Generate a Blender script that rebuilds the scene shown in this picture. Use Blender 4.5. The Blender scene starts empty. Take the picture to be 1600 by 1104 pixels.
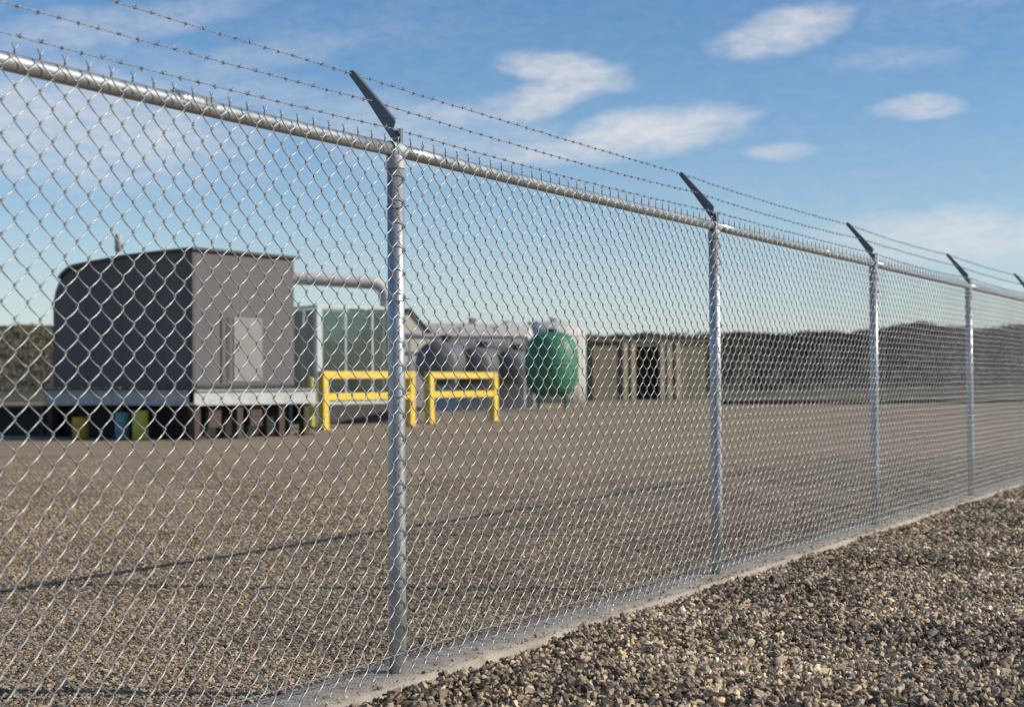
import bpy, bmesh, math, random
import numpy as np
from mathutils import Vector, Matrix, Quaternion

SC = bpy.context.scene
COL = SC.collection
R = math.radians
random.seed(7)
rng = np.random.default_rng(11)

# ------------------------------------------------------------------ camera
F_PX = 2423.0            # focal length in pixels of a 1600 px wide frame
HC = 0.995               # camera height
cam_d = bpy.data.cameras.new('camera')
cam = bpy.data.objects.new('camera', cam_d)
COL.objects.link(cam)
cam_d.sensor_width = 36.0
cam_d.lens = F_PX / 1600 * 36.0
cam_d.clip_start = 0.05
cam_d.clip_end = 6000
_p, _r = R(1.060), R(0.341)
fwd = Vector((0, math.cos(_p), math.sin(_p)))
up0 = Vector((0, -math.sin(_p), math.cos(_p)))
rt0 = Vector((1, 0, 0))
rt = rt0 * math.cos(_r) - up0 * math.sin(_r)
upv = rt0 * math.sin(_r) + up0 * math.cos(_r)
cam.matrix_world = Matrix(((rt.x, upv.x, -fwd.x, 0), (rt.y, upv.y, -fwd.y, 0),
                           (rt.z, upv.z, -fwd.z, HC), (0, 0, 0, 1)))
cam_d.dof.use_dof = True
cam_d.dof.focus_distance = 5.9
cam_d.dof.aperture_fstop = 4.0
SC.camera = cam

# ------------------------------------------------------------------ light
SUN_EL = R(27.5)
_sh = Vector((-1.0, 0.10, 0)).normalized()          # where shadows fall
_to = -_sh
sun_dir = Vector((_to.x * math.cos(SUN_EL), _to.y * math.cos(SUN_EL), math.sin(SUN_EL)))
sl = bpy.data.lights.new('sun', 'SUN')
sl.energy = 4.95
sl.angle = R(0.3)
sl.color = (1.0, 0.91, 0.78)
so = bpy.data.objects.new('sun', sl)
COL.objects.link(so)
so.rotation_euler = (-sun_dir).to_track_quat('-Z', 'Y').to_euler()
so.location = (8, -2, 9)

W = bpy.data.worlds.new('World')
SC.world = W
W.use_nodes = True
SC.view_settings.view_transform = 'Standard'
SC.view_settings.look = 'None'
SC.view_settings.gamma = 1
SC.view_settings.exposure = 0.0
SC.view_settings.use_curve_mapping = False


def build_world():
    nt = W.node_tree
    nt.nodes.clear()
    N = nt.nodes.new
    L = nt.links.new
    out = N('ShaderNodeOutputWorld')
    bg = N('ShaderNodeBackground')
    bg.inputs['Strength'].default_value = 0.112
    sky = N('ShaderNodeTexSky')
    sky.sky_type = 'NISHITA'
    sky.sun_disc = False
    sky.sun_elevation = SUN_EL
    sky.sun_rotation = math.atan2(sun_dir.x, sun_dir.y)
    sky.altitude = 300
    sky.air_density = 1.0
    sky.dust_density = 0.25
    sky.ozone_density = 3.0
    tc = N('ShaderNodeTexCoord')

    def math_(op, a, b=None, c=None, clamp=False):
        m = N('ShaderNodeMath')
        m.operation = op
        m.use_clamp = clamp
        for i, v in enumerate((a, b, c)):
            if v is None:
                continue
            if isinstance(v, (int, float)):
                m.inputs[i].default_value = v
            else:
                L(v, m.inputs[i])
        return m.outputs[0]

    sep = N('ShaderNodeSeparateXYZ')
    L(tc.outputs['Generated'], sep.inputs[0])
    x, y, z = sep.outputs
    az = math_('ARCTAN2', x, y)
    el = math_('ARCSINE', z)
    el_true = el
    comb = N('ShaderNodeCombineXYZ')
    L(math_('MULTIPLY', az, 9.0), comb.inputs[0])
    L(math_('MULTIPLY', el, 25.0), comb.inputs[1])
    nz = N('ShaderNodeTexNoise')
    nz.inputs['Scale'].default_value = 2.2
    nz.inputs['Detail'].default_value = 8
    nz.inputs['Roughness'].default_value = 0.62
    L(comb.outputs[0], nz.inputs['Vector'])
    warp = math_('SUBTRACT', nz.outputs['Fac'], 0.5)
    nz2 = N('ShaderNodeTexNoise')
    nz2.inputs['Scale'].default_value = 0.55
    nz2.inputs['Detail'].default_value = 5
    nz2.inputs['Roughness'].default_value = 0.5
    nz2.inputs['Distortion'].default_value = 0.8
    L(comb.outputs[0], nz2.inputs['Vector'])

    nd = N('ShaderNodeTexNoise')
    nd.inputs['Scale'].default_value = 1.3
    nd.inputs['Detail'].default_value = 6
    nd.inputs['Roughness'].default_value = 0.55
    L(comb.outputs[0], nd.inputs['Vector'])
    sd = N('ShaderNodeSeparateColor')
    L(nd.outputs['Color'], sd.inputs[0])
    az = math_('ADD', az, math_('MULTIPLY', math_('SUBTRACT', sd.outputs[0], 0.5), 0.040))
    el = math_('ADD', el, math_('MULTIPLY', math_('SUBTRACT', sd.outputs[1], 0.5), 0.014))

    # single clouds: azimuth, elevation, half sizes, tilt, strength (radians from where they hang)
    clouds = [
        (888, 114, 104, 24, 0.20, 1.1), (872, 150, 110, 26, -0.28, 1.05), (700, 178, 210, 24, -0.10, 0.55),
        (1020, 209, 152, 31, -0.12, 1.1), (900, 236, 190, 20, -0.03, 0.75), (760, 222, 170, 34, 0.0, 0.5),
        (1228, 60, 112, 30, -0.18, 1.0), (1432, 186, 64, 18, 0.02, 0.90), (1222, 243, 62, 13, 0.0, 0.62),
        (1400, 106, 105, 22, 0.05, 0.33), (1560, 14, 90, 24, -0.1, 0.35), (150, 60, 260, 30, -0.2, 0.5), (420, 90, 200, 22, -0.22, 0.35),
        (110, 205, 280, 84, 0.05, 0.8), (400, 150, 260, 40, 0.22, 0.36), (1500, 385, 210, 40, 0.0, 0.85),
        (620, 215, 150, 60, 0.2, 0.5), (640, 40, 160, 40, 0.0, 0.16),
    ]
    dens = None
    for (px, py, rx, ry, tilt, st) in clouds:
        a0 = math.atan((px - 800) / F_PX)
        e0 = math.atan((598 - py) / F_PX)
        da = math_('SUBTRACT', az, a0)
        de = math_('SUBTRACT', el, e0)
        ct, sn = math.cos(tilt), math.sin(tilt)
        u = math_('SUBTRACT', math_('MULTIPLY', da, ct), math_('MULTIPLY', de, sn))
        v = math_('ADD', math_('MULTIPLY', da, sn), math_('MULTIPLY', de, ct))
        u = math_('DIVIDE', u, rx / F_PX * 1.25)
        v = math_('DIVIDE', v, ry / F_PX * 1.35)
        d2 = math_('ADD', math_('MULTIPLY', u, u), math_('MULTIPLY', v, v))
        f = math_('SUBTRACT', 1.0, d2)
        f = math_('ADD', f, math_('MULTIPLY', warp, 1.25))
        f = math_('MULTIPLY', f, 0.75, clamp=True)
        f = math_('MULTIPLY', math_('SMOOTH_MIN', f, 1.0, 0.2), st)
        dens = f if dens is None else math_('SMOOTH_MAX', dens, f, 0.12)
    # the same kind of loose fair weather cloud over the rest of the sky
    g = math_('MULTIPLY', math_('SUBTRACT', nz2.outputs['Fac'], 0.53), 2.6, clamp=True)
    far = math_('MULTIPLY', math_('SUBTRACT', math_('ABSOLUTE', az), 0.42), 4.0, clamp=True)
    hi = math_('MULTIPLY', math_('SUBTRACT', el, 0.29), 6.0, clamp=True)
    g = math_('MULTIPLY', g, math_('MAXIMUM', far, hi))
    dens = math_('MAXIMUM', dens, g)
    wisps = math_('MULTIPLY', math_('SUBTRACT', nz2.outputs['Fac'], 0.45), 0.5, clamp=True)
    dens = math_('MAXIMUM', dens, wisps)
    dens = math_('MULTIPLY', dens, math_('MULTIPLY', math_('ADD', el_true, 0.005), 40.0, clamp=True))
    nf = N('ShaderNodeTexNoise')
    nf.inputs['Scale'].default_value = 7.0
    nf.inputs['Detail'].default_value = 8
    nf.inputs['Roughness'].default_value = 0.6
    nf.inputs['Distortion'].default_value = 0.6
    L(comb.outputs[0], nf.inputs['Vector'])
    thin = math_('MULTIPLY', math_('SUBTRACT', nf.outputs['Fac'], 0.5), math_('SUBTRACT', 1.25, dens))
    dens = math_('MULTIPLY', dens, math_('ADD', 0.95, math_('MULTIPLY', thin, 2.2)), clamp=True)
    dens = math_('MULTIPLY', dens, 0.94)
    # pale air low over the horizon, all the way round
    low = math_('MULTIPLY', math_('POWER', 2.718, math_('MULTIPLY', math_('MAXIMUM', el_true, 0.0), -11.0)), 0.62)
    hz = N('ShaderNodeMix')
    hz.data_type = 'RGBA'
    mix = N('ShaderNodeMix')
    mix.data_type = 'RGBA'
    L(math_('MINIMUM', dens, 0.9), mix.inputs['Factor'])
    hs = N('ShaderNodeHueSaturation')
    hs.inputs['Saturation'].default_value = 1.34
    hs.inputs['Hue'].default_value = 0.502
    hs.inputs['Value'].default_value = 1.08
    L(sky.outputs[0], hs.inputs['Color'])
    L(low, hz.inputs['Factor'])
    L(hs.outputs[0], hz.inputs['A'])
    hz.inputs['B'].default_value = (5.5, 5.9, 7.0, 1)
    L(hz.outputs['Result'], mix.inputs['A'])
    mix.inputs['B'].default_value = (7.0, 6.9, 7.0, 1)
    L(mix.outputs['Result'], bg.inputs['Color'])
    L(bg.outputs[0], out.inputs['Surface'])


build_world()


# ------------------------------------------------------------------ materials
def lin(c):
    return tuple(c) + (1.0,)


def new_mat(name):
    m = bpy.data.materials.new(name)
    m.use_nodes = True
    nt = m.node_tree
    return m, nt, nt.nodes['Principled BSDF']


def paint(name, col, rough=0.5, metal=0.0, var=0.12, scale=3.0, bump=0.0, bscale=60.0, dirt=None, dirt_amt=0.5, streak=False, coat=0.0):
    """A painted / plain surface with uneven tone, a little relief and worn, dirty patches."""
    m, nt, b = new_mat(name)
    N, L = nt.nodes.new, nt.links.new
    tc = N('ShaderNodeTexCoord')
    src = tc.outputs['Object']
    if streak:
        mp = N('ShaderNodeMapping')
        mp.inputs['Scale'].default_value = (1, 1, 0.12)
        L(src, mp.inputs['Vector'])
        src = mp.outputs[0]
    n1 = N('ShaderNodeTexNoise')
    n1.inputs['Scale'].default_value = scale
    n1.inputs['Detail'].default_value = 6
    n1.inputs['Roughness'].default_value = 0.6
    L(src, n1.inputs['Vector'])
    rp = N('ShaderNodeValToRGB')
    rp.color_ramp.elements[0].position = 0.3
    rp.color_ramp.elements[1].position = 0.7
    rp.color_ramp.elements[0].color = lin([c * (1 - var) for c in col])
    rp.color_ramp.elements[1].color = lin([min(1, c * (1 + var)) for c in col])
    L(n1.outputs['Fac'], rp.inputs[0])
    res = rp.outputs[0]
    if dirt:
        n2 = N('ShaderNodeTexNoise')
        n2.inputs['Scale'].default_value = scale * 2.3
        n2.inputs['Detail'].default_value = 9
        n2.inputs['Roughness'].default_value = 0.7
        L(src, n2.inputs['Vector'])
        r2 = N('ShaderNodeValToRGB')
        r2.color_ramp.elements[0].position = 0.50
        r2.color_ramp.elements[1].position = 0.68
        r2.color_ramp.elements[1].color = (dirt_amt,) * 3 + (1,)
        L(n2.outputs['Fac'], r2.inputs[0])
        mx = N('ShaderNodeMix')
        mx.data_type = 'RGBA'
        L(r2.outputs[0], mx.inputs['Factor'])
        L(res, mx.inputs['A'])
        mx.inputs['B'].default_value = lin(dirt)
        res = mx.outputs['Result']
    L(res, b.inputs['Base Color'])
    b.inputs['Metallic'].default_value = metal
    rr = N('ShaderNodeMapRange')
    rr.inputs['To Min'].default_value = max(0.05, rough - 0.08)
    rr.inputs['To Max'].default_value = min(1, rough + 0.1)
    L(n1.outputs['Fac'], rr.inputs['Value'])
    L(rr.outputs[0], b.inputs['Roughness'])
    if coat:
        b.inputs['Coat Weight'].default_value = coat
    if bump:
        nb = N('ShaderNodeTexNoise')
        nb.inputs['Scale'].default_value = bscale
        nb.inputs['Detail'].default_value = 6
        L(tc.outputs['Object'], nb.inputs['Vector'])
        bp = N('ShaderNodeBump')
        bp.inputs['Strength'].default_value = bump
        bp.inputs['Distance'].default_value = 0.01
        L(nb.outputs['Fac'], bp.inputs['Height'])
        L(bp.outputs[0], b.inputs['Normal'])
    return m


def galvanised(name, col=(0.56, 0.58, 0.60), rough=0.4, metal=0.75, spangle=70.0, relief=0.08):
    """Zinc coat: faint crystal spangle, duller chalky patches."""
    m, nt, b = new_mat(name)
    N, L = nt.nodes.new, nt.links.new
    tc = N('ShaderNodeTexCoord')
    vo = N('ShaderNodeTexVoronoi')
    vo.inputs['Scale'].default_value = spangle
    L(tc.outputs['Object'], vo.inputs['Vector'])
    n1 = N('ShaderNodeTexNoise')
    n1.inputs['Scale'].default_value = 9
    n1.inputs['Detail'].default_value = 8
    L(tc.outputs['Object'], n1.inputs['Vector'])
    add = N('ShaderNodeMix')
    add.data_type = 'FLOAT'
    add.inputs[0].default_value = 0.6
    L(vo.outputs['Color'], add.inputs[2])
    L(n1.outputs['Fac'], add.inputs[3])
    rp = N('ShaderNodeValToRGB')
    rp.color_ramp.elements[0].position = 0.25
    rp.color_ramp.elements[1].position = 0.8
    rp.color_ramp.elements[0].color = lin([c * 0.82 for c in col])
    rp.color_ramp.elements[1].color = lin([min(1, c * 1.1) for c in col])
    L(add.outputs[0], rp.inputs[0])
    L(rp.outputs[0], b.inputs['Base Color'])
    b.inputs['Metallic'].default_value = metal
    rr = N('ShaderNodeMapRange')
    rr.inputs['To Min'].default_value = rough - 0.08
    rr.inputs['To Max'].default_value = rough + 0.14
    L(n1.outputs['Fac'], rr.inputs['Value'])
    L(rr.outputs[0], b.inputs['Roughness'])
    bp = N('ShaderNodeBump')
    bp.inputs['Strength'].default_value = relief
    bp.inputs['Distance'].default_value = 0.002
    L(n1.outputs['Fac'], bp.inputs['Height'])
    L(bp.outputs[0], b.inputs['Normal'])
    return m


STONE_RAMP = [(0.0, (0.05, 0.040, 0.029)), (0.20, (0.145, 0.110, 0.076)), (0.42, (0.283, 0.216, 0.135)),
              (0.60, (0.43, 0.33, 0.215)), (0.74, (0.32, 0.265, 0.205)), (0.86, (0.50, 0.35, 0.18)), (1.0, (0.74, 0.63, 0.47))]


def stone_ramp(nt, gain=1.0):
    rp = nt.nodes.new('ShaderNodeValToRGB')
    e = rp.color_ramp.elements
    while len(e) < len(STONE_RAMP):
        e.new(0.5)
    for i, (p, c) in enumerate(STONE_RAMP):
        e[i].position = p
        e[i].color = lin([v * gain for v in c])
    return rp


def stone_mat(name, gain=1.0):
    m, nt, b = new_mat(name)
    N, L = nt.nodes.new, nt.links.new
    at = N('ShaderNodeAttribute')
    at.attribute_name = 'tint'
    rp = stone_ramp(nt, gain)
    L(at.outputs['Fac'], rp.inputs[0])
    tc = N('ShaderNodeTexCoord')
    n1 = N('ShaderNodeTexNoise')
    n1.inputs['Scale'].default_value = 90
    n1.inputs['Detail'].default_value = 5
    n1.inputs['Roughness'].default_value = 0.7
    L(tc.outputs['Object'], n1.inputs['Vector'])
    mr = N('ShaderNodeMapRange')
    mr.inputs['From Min'].default_value = 0.3
    mr.inputs['From Max'].default_value = 0.7
    mr.inputs['To Min'].default_value = 0.6
    mr.inputs['To Max'].default_value = 1.3
    L(n1.outputs['Fac'], mr.inputs['Value'])
    mx = N('ShaderNodeMix')
    mx.data_type = 'RGBA'
    mx.blend_type = 'MULTIPLY'
    mx.inputs['Factor'].default_value = 1
    L(rp.outputs[0], mx.inputs['A'])
    L(mr.outputs[0], mx.inputs['B'])
    L(mx.outputs['Result'], b.inputs['Base Color'])
    b.inputs['Roughness'].default_value = 0.75
    b.inputs['Specular IOR Level'].default_value = 0.35
    bp = N('ShaderNodeBump')
    bp.inputs['Strength'].default_value = 0.5
    bp.inputs['Distance'].default_value = 0.004
    L(n1.outputs['Fac'], bp.inputs['Height'])
    L(bp.outputs[0], b.inputs['Normal'])
    return m


def gravel_ground_mat(name, gain=1.0, scale=45.0, rand=0.55):
    """Packed gravel seen from afar: one tone per stone, dark joints, broad worn patches."""
    m, nt, b = new_mat(name)
    N, L = nt.nodes.new, nt.links.new
    tc = N('ShaderNodeTexCoord')
    vo = N('ShaderNodeTexVoronoi')
    vo.inputs['Scale'].default_value = scale
    L(tc.outputs['Object'], vo.inputs['Vector'])
    sp = N('ShaderNodeSeparateColor')
    L(vo.outputs['Color'], sp.inputs[0])
    mr0 = N('ShaderNodeMapRange')
    mr0.inputs['To Min'].default_value = 0.5 - rand / 2
    mr0.inputs['To Max'].default_value = 0.5 + rand / 2
    L(sp.outputs[0], mr0.inputs['Value'])
    rp = stone_ramp(nt, gain)
    L(mr0.outputs[0], rp.inputs[0])
    n1 = N('ShaderNodeTexNoise')
    n1.inputs['Scale'].default_value = 0.35
    n1.inputs['Detail'].default_value = 9
    n1.inputs['Roughness'].default_value = 0.65
    L(tc.outputs['Object'], n1.inputs['Vector'])
    mr = N('ShaderNodeMapRange')
    mr.inputs['From Min'].default_value = 0.3
    mr.inputs['From Max'].default_value = 0.7
    mr.inputs['To Min'].default_value = 0.80
    mr.inputs['To Max'].default_value = 1.15
    L(n1.outputs['Fac'], mr.inputs['Value'])
    mx = N('ShaderNodeMix')
    mx.data_type = 'RGBA'
    mx.blend_type = 'MULTIPLY'
    mx.inputs['Factor'].default_value = 1
    L(rp.outputs[0], mx.inputs['A'])
    L(mr.outputs[0], mx.inputs['B'])
    L(mx.outputs['Result'], b.inputs['Base Color'])
    b.inputs['Roughness'].default_value = 0.9
    b.inputs['Specular IOR Level'].default_value = 0.15
    bp = N('ShaderNodeBump')
    bp.invert = True
    bp.inputs['Strength'].default_value = 0.8
    bp.inputs['Distance'].default_value = 0.012
    L(vo.outputs['Distance'], bp.inputs['Height'])
    L(bp.outputs[0], b.inputs['Normal'])
    return m


def leaf_mat(name, c0, c1):
    m, nt, b = new_mat(name)
    N, L = nt.nodes.new, nt.links.new
    at = N('ShaderNodeAttribute')
    at.attribute_name = 'tint'
    rp = N('ShaderNodeValToRGB')
    rp.color_ramp.elements[0].color = lin(c0)
    rp.color_ramp.elements[1].color = lin(c1)
    L(at.outputs['Fac'], rp.inputs[0])
    L(rp.outputs[0], b.inputs['Base Color'])
    b.inputs['Roughness'].default_value = 0.8
    b.inputs['Specular IOR Level'].default_value = 0.1
    return m


def glass_mat(name, tint=(0.60, 0.71, 0.69)):
    m, nt, b = new_mat(name)
    N, L = nt.nodes.new, nt.links.new
    out = nt.nodes['Material Output']
    tr = N('ShaderNodeBsdfTransparent')
    tr.inputs[0].default_value = lin(tint)
    gl = N('ShaderNodeBsdfGlossy')
    gl.inputs['Roughness'].default_value = 0.06
    df = N('ShaderNodeBsdfDiffuse')
    df.inputs[0].default_value = (0.16, 0.22, 0.20, 1)
    lw = N('ShaderNodeLayerWeight')
    lw.inputs[0].default_value = 0.35
    tc = N('ShaderNodeTexCoord')
    n1 = N('ShaderNodeTexNoise')
    n1.inputs['Scale'].default_value = 2.0
    n1.inputs['Detail'].default_value = 8
    L(tc.outputs['Object'], n1.inputs['Vector'])
    mr = N('ShaderNodeMapRange')
    mr.inputs['To Min'].default_value = 0.08
    mr.inputs['To Max'].default_value = 0.30
    L(n1.outputs['Fac'], mr.inputs['Value'])
    m0 = N('ShaderNodeMixShader')                 # dusty film on clear glass
    L(mr.outputs[0], m0.inputs[0])
    L(tr.outputs[0], m0.inputs[1])
    L(df.outputs[0], m0.inputs[2])
    m1 = N('ShaderNodeMixShader')
    L(lw.outputs['Fresnel'], m1.inputs[0])
    L(m0.outputs[0], m1.inputs[1])
    L(gl.outputs[0], m1.inputs[2])
    L(m1.outputs[0], out.inputs['Surface'])
    return m


M = {}
M['post'] = galvanised('galvanised_post', (0.44, 0.46, 0.47), 0.40, 0.72, 60)
M['cap'] = galvanised('galvanised_cap', (0.42, 0.44, 0.46), 0.6, 0.35, 80)
M['rail'] = galvanised('galvanised_rail', (0.50, 0.51, 0.49), 0.36, 0.75, 80)
M['wire'] = galvanised('galvanised_wire', (0.37, 0.37, 0.36), 0.38, 0.7, 150, 0.0)
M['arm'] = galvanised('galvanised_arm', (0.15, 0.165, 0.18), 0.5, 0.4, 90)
M['barb'] = galvanised('barbed_wire_steel', (0.30, 0.30, 0.30), 0.5, 0.6, 200)
M['stone'] = stone_mat('crushed_stone', 1.28)
M['stone_yard'] = stone_mat('yard_stone', 1.12)
M['ground'] = gravel_ground_mat('packed_gravel', 1.0, 70, 0.42)
M['bed'] = gravel_ground_mat('gravel_bed', 0.45, 48, 0.5)
M['concrete'] = paint('concrete', (0.355, 0.315, 0.26), 0.9, 0, 0.2, 3.2, 0.7, 120, (0.19, 0.14, 0.09), 0.95)
M['grass_far'] = paint('dry_grass', (0.17, 0.155, 0.085), 0.95, 0, 0.35, 0.6, 0.6, 8, (0.25, 0.215, 0.14), 0.7)
M['hill'] = paint('hill_scrub', (0.135, 0.135, 0.14), 0.95, 0, 0.3, 0.02, 0, 1)


# ------------------------------------------------------------------ mesh helpers
def link_mesh(name, me, mat, parent=None, loc=None):
    o = bpy.data.objects.new(name, me)
    COL.objects.link(o)
    if mat is not None and not me.materials:
        me.materials.append(mat)
    if parent is not None:
        o.parent = parent
    if loc is not None:
        o.location = loc
    return o


def mesh_np(name, verts, faces, smooth=False, tint=None):
    """verts (n,3), faces (m,k) of one size k."""
    me = bpy.data.meshes.new(name)
    verts = np.asarray(verts, dtype=np.float32)
    faces = np.asarray(faces, dtype=np.int32)
    m, k = faces.shape
    me.vertices.add(len(verts))
    me.vertices.foreach_set('co', verts.ravel())
    me.loops.add(m * k)
    me.loops.foreach_set('vertex_index', faces.ravel())
    me.polygons.add(m)
    me.polygons.foreach_set('loop_start', np.arange(0, m * k, k, dtype=np.int32))
    me.polygons.foreach_set('loop_total', np.full(m, k, dtype=np.int32))
    me.polygons.foreach_set('use_smooth', np.full(m, smooth, dtype=bool))
    if tint is not None:
        a = me.attributes.new('tint', 'FLOAT', 'POINT')
        a.data.foreach_set('value', np.asarray(tint, dtype=np.float32))
    me.update(calc_edges=True)
    return me


def tube_np(path, rad, sides=6, phase=0.0):
    """verts and quads of a tube along path (n,3); rad a number or (n,)."""
    P = np.asarray(path, dtype=float)
    n = len(P)
    T = np.gradient(P, axis=0)
    T /= np.linalg.norm(T, axis=1)[:, None] + 1e-12
    ref = np.array([0, 0, 1.0]) if abs(T[0][2]) < 0.9 else np.array([0, 1.0, 0])
    U = np.empty_like(P)
    u = np.cross(ref, T[0])
    u /= np.linalg.norm(u)
    for i in range(n):
        u = u - T[i] * np.dot(u, T[i])
        u /= np.linalg.norm(u) + 1e-12
        U[i] = u
    V = np.cross(T, U)
    r = np.broadcast_to(np.asarray(rad, dtype=float), (n,))
    a = np.arange(sides) / sides * 2 * np.pi + phase
    ring = (U[:, None, :] * np.cos(a)[None, :, None] + V[:, None, :] * np.sin(a)[None, :, None]) * r[:, None, None]
    verts = (P[:, None, :] + ring).reshape(-1, 3)
    i = np.arange(n - 1)[:, None] * sides
    j = np.arange(sides)[None, :]
    j2 = (j + 1) % sides
    q = np.stack([i + j, i + j2, i + sides + j2, i + sides + j], -1).reshape(-1, 4)
    return verts, q


def join_np(parts):
    vs, fs, o = [], [], 0
    for v, f in parts:
        vs.append(v)
        fs.append(f + o)
        o += len(v)
    return np.concatenate(vs), np.concatenate(fs)


class MB:
    """Collects bevelled boxes, tubes, lathes and prisms; build() links them as one mesh object."""

    def __init__(self):
        self.bm = bmesh.new()

    def box(self, c, s, rot=None, bevel=0.0):
        r = bmesh.ops.create_cube(self.bm, size=1.0)
        vs = r['verts']
        bmesh.ops.scale(self.bm, vec=s, verts=vs)
        if bevel:
            es = list({e for v in vs for e in v.link_edges})
            rb = bmesh.ops.bevel(self.bm, geom=es, offset=bevel, segments=2, affect='EDGES', profile=0.6)
            vs = list({v for f in rb['faces'] for v in f.verts} | {v for v in vs if v.is_valid})
        if rot is not None:
            bmesh.ops.rotate(self.bm, cent=(0, 0, 0), matrix=rot, verts=vs)
        bmesh.ops.translate(self.bm, vec=c, verts=vs)
        return self

    def bar(self, a, b, w, h, bevel=0.0):
        """Box from a to b, w wide and h tall in section."""
        a, b = Vector(a), Vector(b)
        d = b - a
        q = d.to_track_quat('X', 'Z').to_matrix()
        return self.box((a + b) / 2, (d.length, w, h), q, bevel)

    def tube(self, path, rad, sides=12, cap=True):
        v, q = tube_np([tuple(p) for p in path], rad, sides)
        bv = [self.bm.verts.new(p) for p in v]
        for f in q:
            fa = self.bm.faces.new([bv[i] for i in f])
            fa.smooth = True
        if cap:
            self.bm.faces.new(bv[:sides][::-1])
            self.bm.faces.new(bv[-sides:])
        return self

    def lathe(self, prof, c=(0, 0, 0), sides=32, rot=None):
        """prof: (radius, height) pairs turned round the local z axis."""
        rings = []
        for (r, z) in prof:
            if r < 1e-5:
                p = Vector((0, 0, z))
                if rot is not None:
                    p = rot @ p
                rings.append([self.bm.verts.new(p + Vector(c))])
            else:
                ring = []
                for k in range(sides):
                    a = 2 * math.pi * k / sides
                    p = Vector((r * math.cos(a), r * math.sin(a), z))
                    if rot is not None:
                        p = rot @ p
                    ring.append(self.bm.verts.new(p + Vector(c)))
                rings.append(ring)
        for A, B in zip(rings, rings[1:]):
            for k in range(sides):
                k2 = (k + 1) % sides
                if len(A) == 1 and len(B) == 1:
                    continue
                if len(A) == 1:
                    f = self.bm.faces.new((A[0], B[k2], B[k]))
                elif len(B) == 1:
                    f = self.bm.faces.new((A[k], A[k2], B[0]))
                else:
                    f = self.bm.faces.new((A[k], A[k2], B[k2], B[k]))
                f.smooth = True
        return self

    def prism(self, pts, axis_vec):
        """Closed outline pts (3-D, planar) pushed along axis_vec."""
        A = [self.bm.verts.new(p) for p in pts]
        B = [self.bm.verts.new(Vector(p) + Vector(axis_vec)) for p in pts]
        self.bm.faces.new(A[::-1])
        self.bm.faces.new(B)
        n = len(A)
        for i in range(n):
            self.bm.faces.new((A[i], A[(i + 1) % n], B[(i + 1) % n], B[i]))
        return self

    def build(self, name, mat, parent=None, loc=None):
        bmesh.ops.recalc_face_normals(self.bm, faces=self.bm.faces)
        me = bpy.data.meshes.new(name)
        self.bm.to_mesh(me)
        self.bm.free()
        return link_mesh(name, me, mat, parent, loc)


def tag(o, label=None, cat=None, group=None, kind=None):
    for k, v in (('label', label), ('category', cat), ('group', group), ('kind', kind)):
        if v:
            o[k] = v
    return o


def thing(name, label, cat, loc=(0, 0, 0), rz=0.0, group=None):
    o = bpy.data.objects.new(name, None)
    COL.objects.link(o)
    o.empty_display_size = 0.2
    o.location = loc
    o.rotation_euler = (0, 0, rz)
    return tag(o, label, cat, group)


def at(px, dist, z=0.0):
    """World point seen in the column px (1600 px frame) at the given distance along the view."""
    return Vector(((px - 800) / F_PX * dist, dist, z))


YARD = -0.08
# ------------------------------------------------------------------ fence frame of reference
P1 = Vector((-0.399, 5.352, 0))
PHI = R(28.411)
FD = Vector((math.sin(PHI), math.cos(PHI), 0))       # along the fence
FN = Vector((-math.cos(PHI), math.sin(PHI), 0))      # into the yard
FROT = math.atan2(FD.y, FD.x)
S = 3.05
RAIL_Z = 1.80


def fence_xy(x, y):
    return (P1.x + FD.x * x + FN.x * y, P1.y + FD.y * x + FN.y * y)


def grid_sheet(name, pts_xy, z, mat, kind='structure'):
    me = bpy.data.meshes.new(name)
    me.from_pydata([(x, y, z) for x, y in pts_xy], [], [tuple(range(len(pts_xy)))])
    o = link_mesh(name, me, mat)
    return tag(o, kind=kind)


# ------------------------------------------------------------------ ground
grid_sheet('ground', [(-2500, -600), (2500, -600), (2500, 4500), (-2500, 4500)], YARD - 0.012, M['ground'])
_o = [fence_xy(-30, -0.10), fence_xy(-30, -22), fence_xy(70, -22), fence_xy(70, -0.10)]
grid_sheet('gravel_shoulder', _o, -0.035, M['bed'])


def concrete_strip():
    xs = np.arange(-8, 46, 0.06)
    n = len(xs)
    w1 = np.cumsum(rng.normal(0, 0.0013, n))
    w1 -= np.convolve(w1, np.ones(60) / 60, 'same')
    w2 = np.cumsum(rng.normal(0, 0.0013, n))
    w2 -= np.convolve(w2, np.ones(60) / 60, 'same')
    yf, yb = -0.118 + w1, 0.142 + w2
    rows = [(yf - 0.012, np.full(n, -0.12)), (yf - 0.004, np.full(n, -0.012)), (yf + 0.008, np.full(n, 0.0)),
            (yf * 0.4 + yb * 0.1, rng.normal(0.0015, 0.0012, n)), (yb * 0.6, rng.normal(0.001, 0.0012, n)),
            (yb - 0.008, np.full(n, 0.0)), (yb + 0.004, np.full(n, -0.012)), (yb + 0.010, np.full(n, -0.12))]
    V = np.stack([np.stack([xs, y, z], -1) for y, z in rows])      # rows, n, 3
    r = len(rows)
    V = V.reshape(-1, 3)
    f = []
    for a in range(r - 1):
        i = np.arange(n - 1)
        f.append(np.stack([a * n + i, a * n + i + 1, (a + 1) * n + i + 1, (a + 1) * n + i], -1))
    me = mesh_np('concrete_strip', V, np.concatenate(f), True)
    o = link_mesh('concrete_strip', me, M['concrete'])
    o.location = P1
    o.rotation_euler = (0, 0, FROT)
    tag(o, kind='structure')


concrete_strip()


# ------------------------------------------------------------------ the fence
fence = thing('chain_link_fence', 'galvanised chain link fence with barbed wire arms on a concrete strip', 'fence', P1, FROT)

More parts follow.
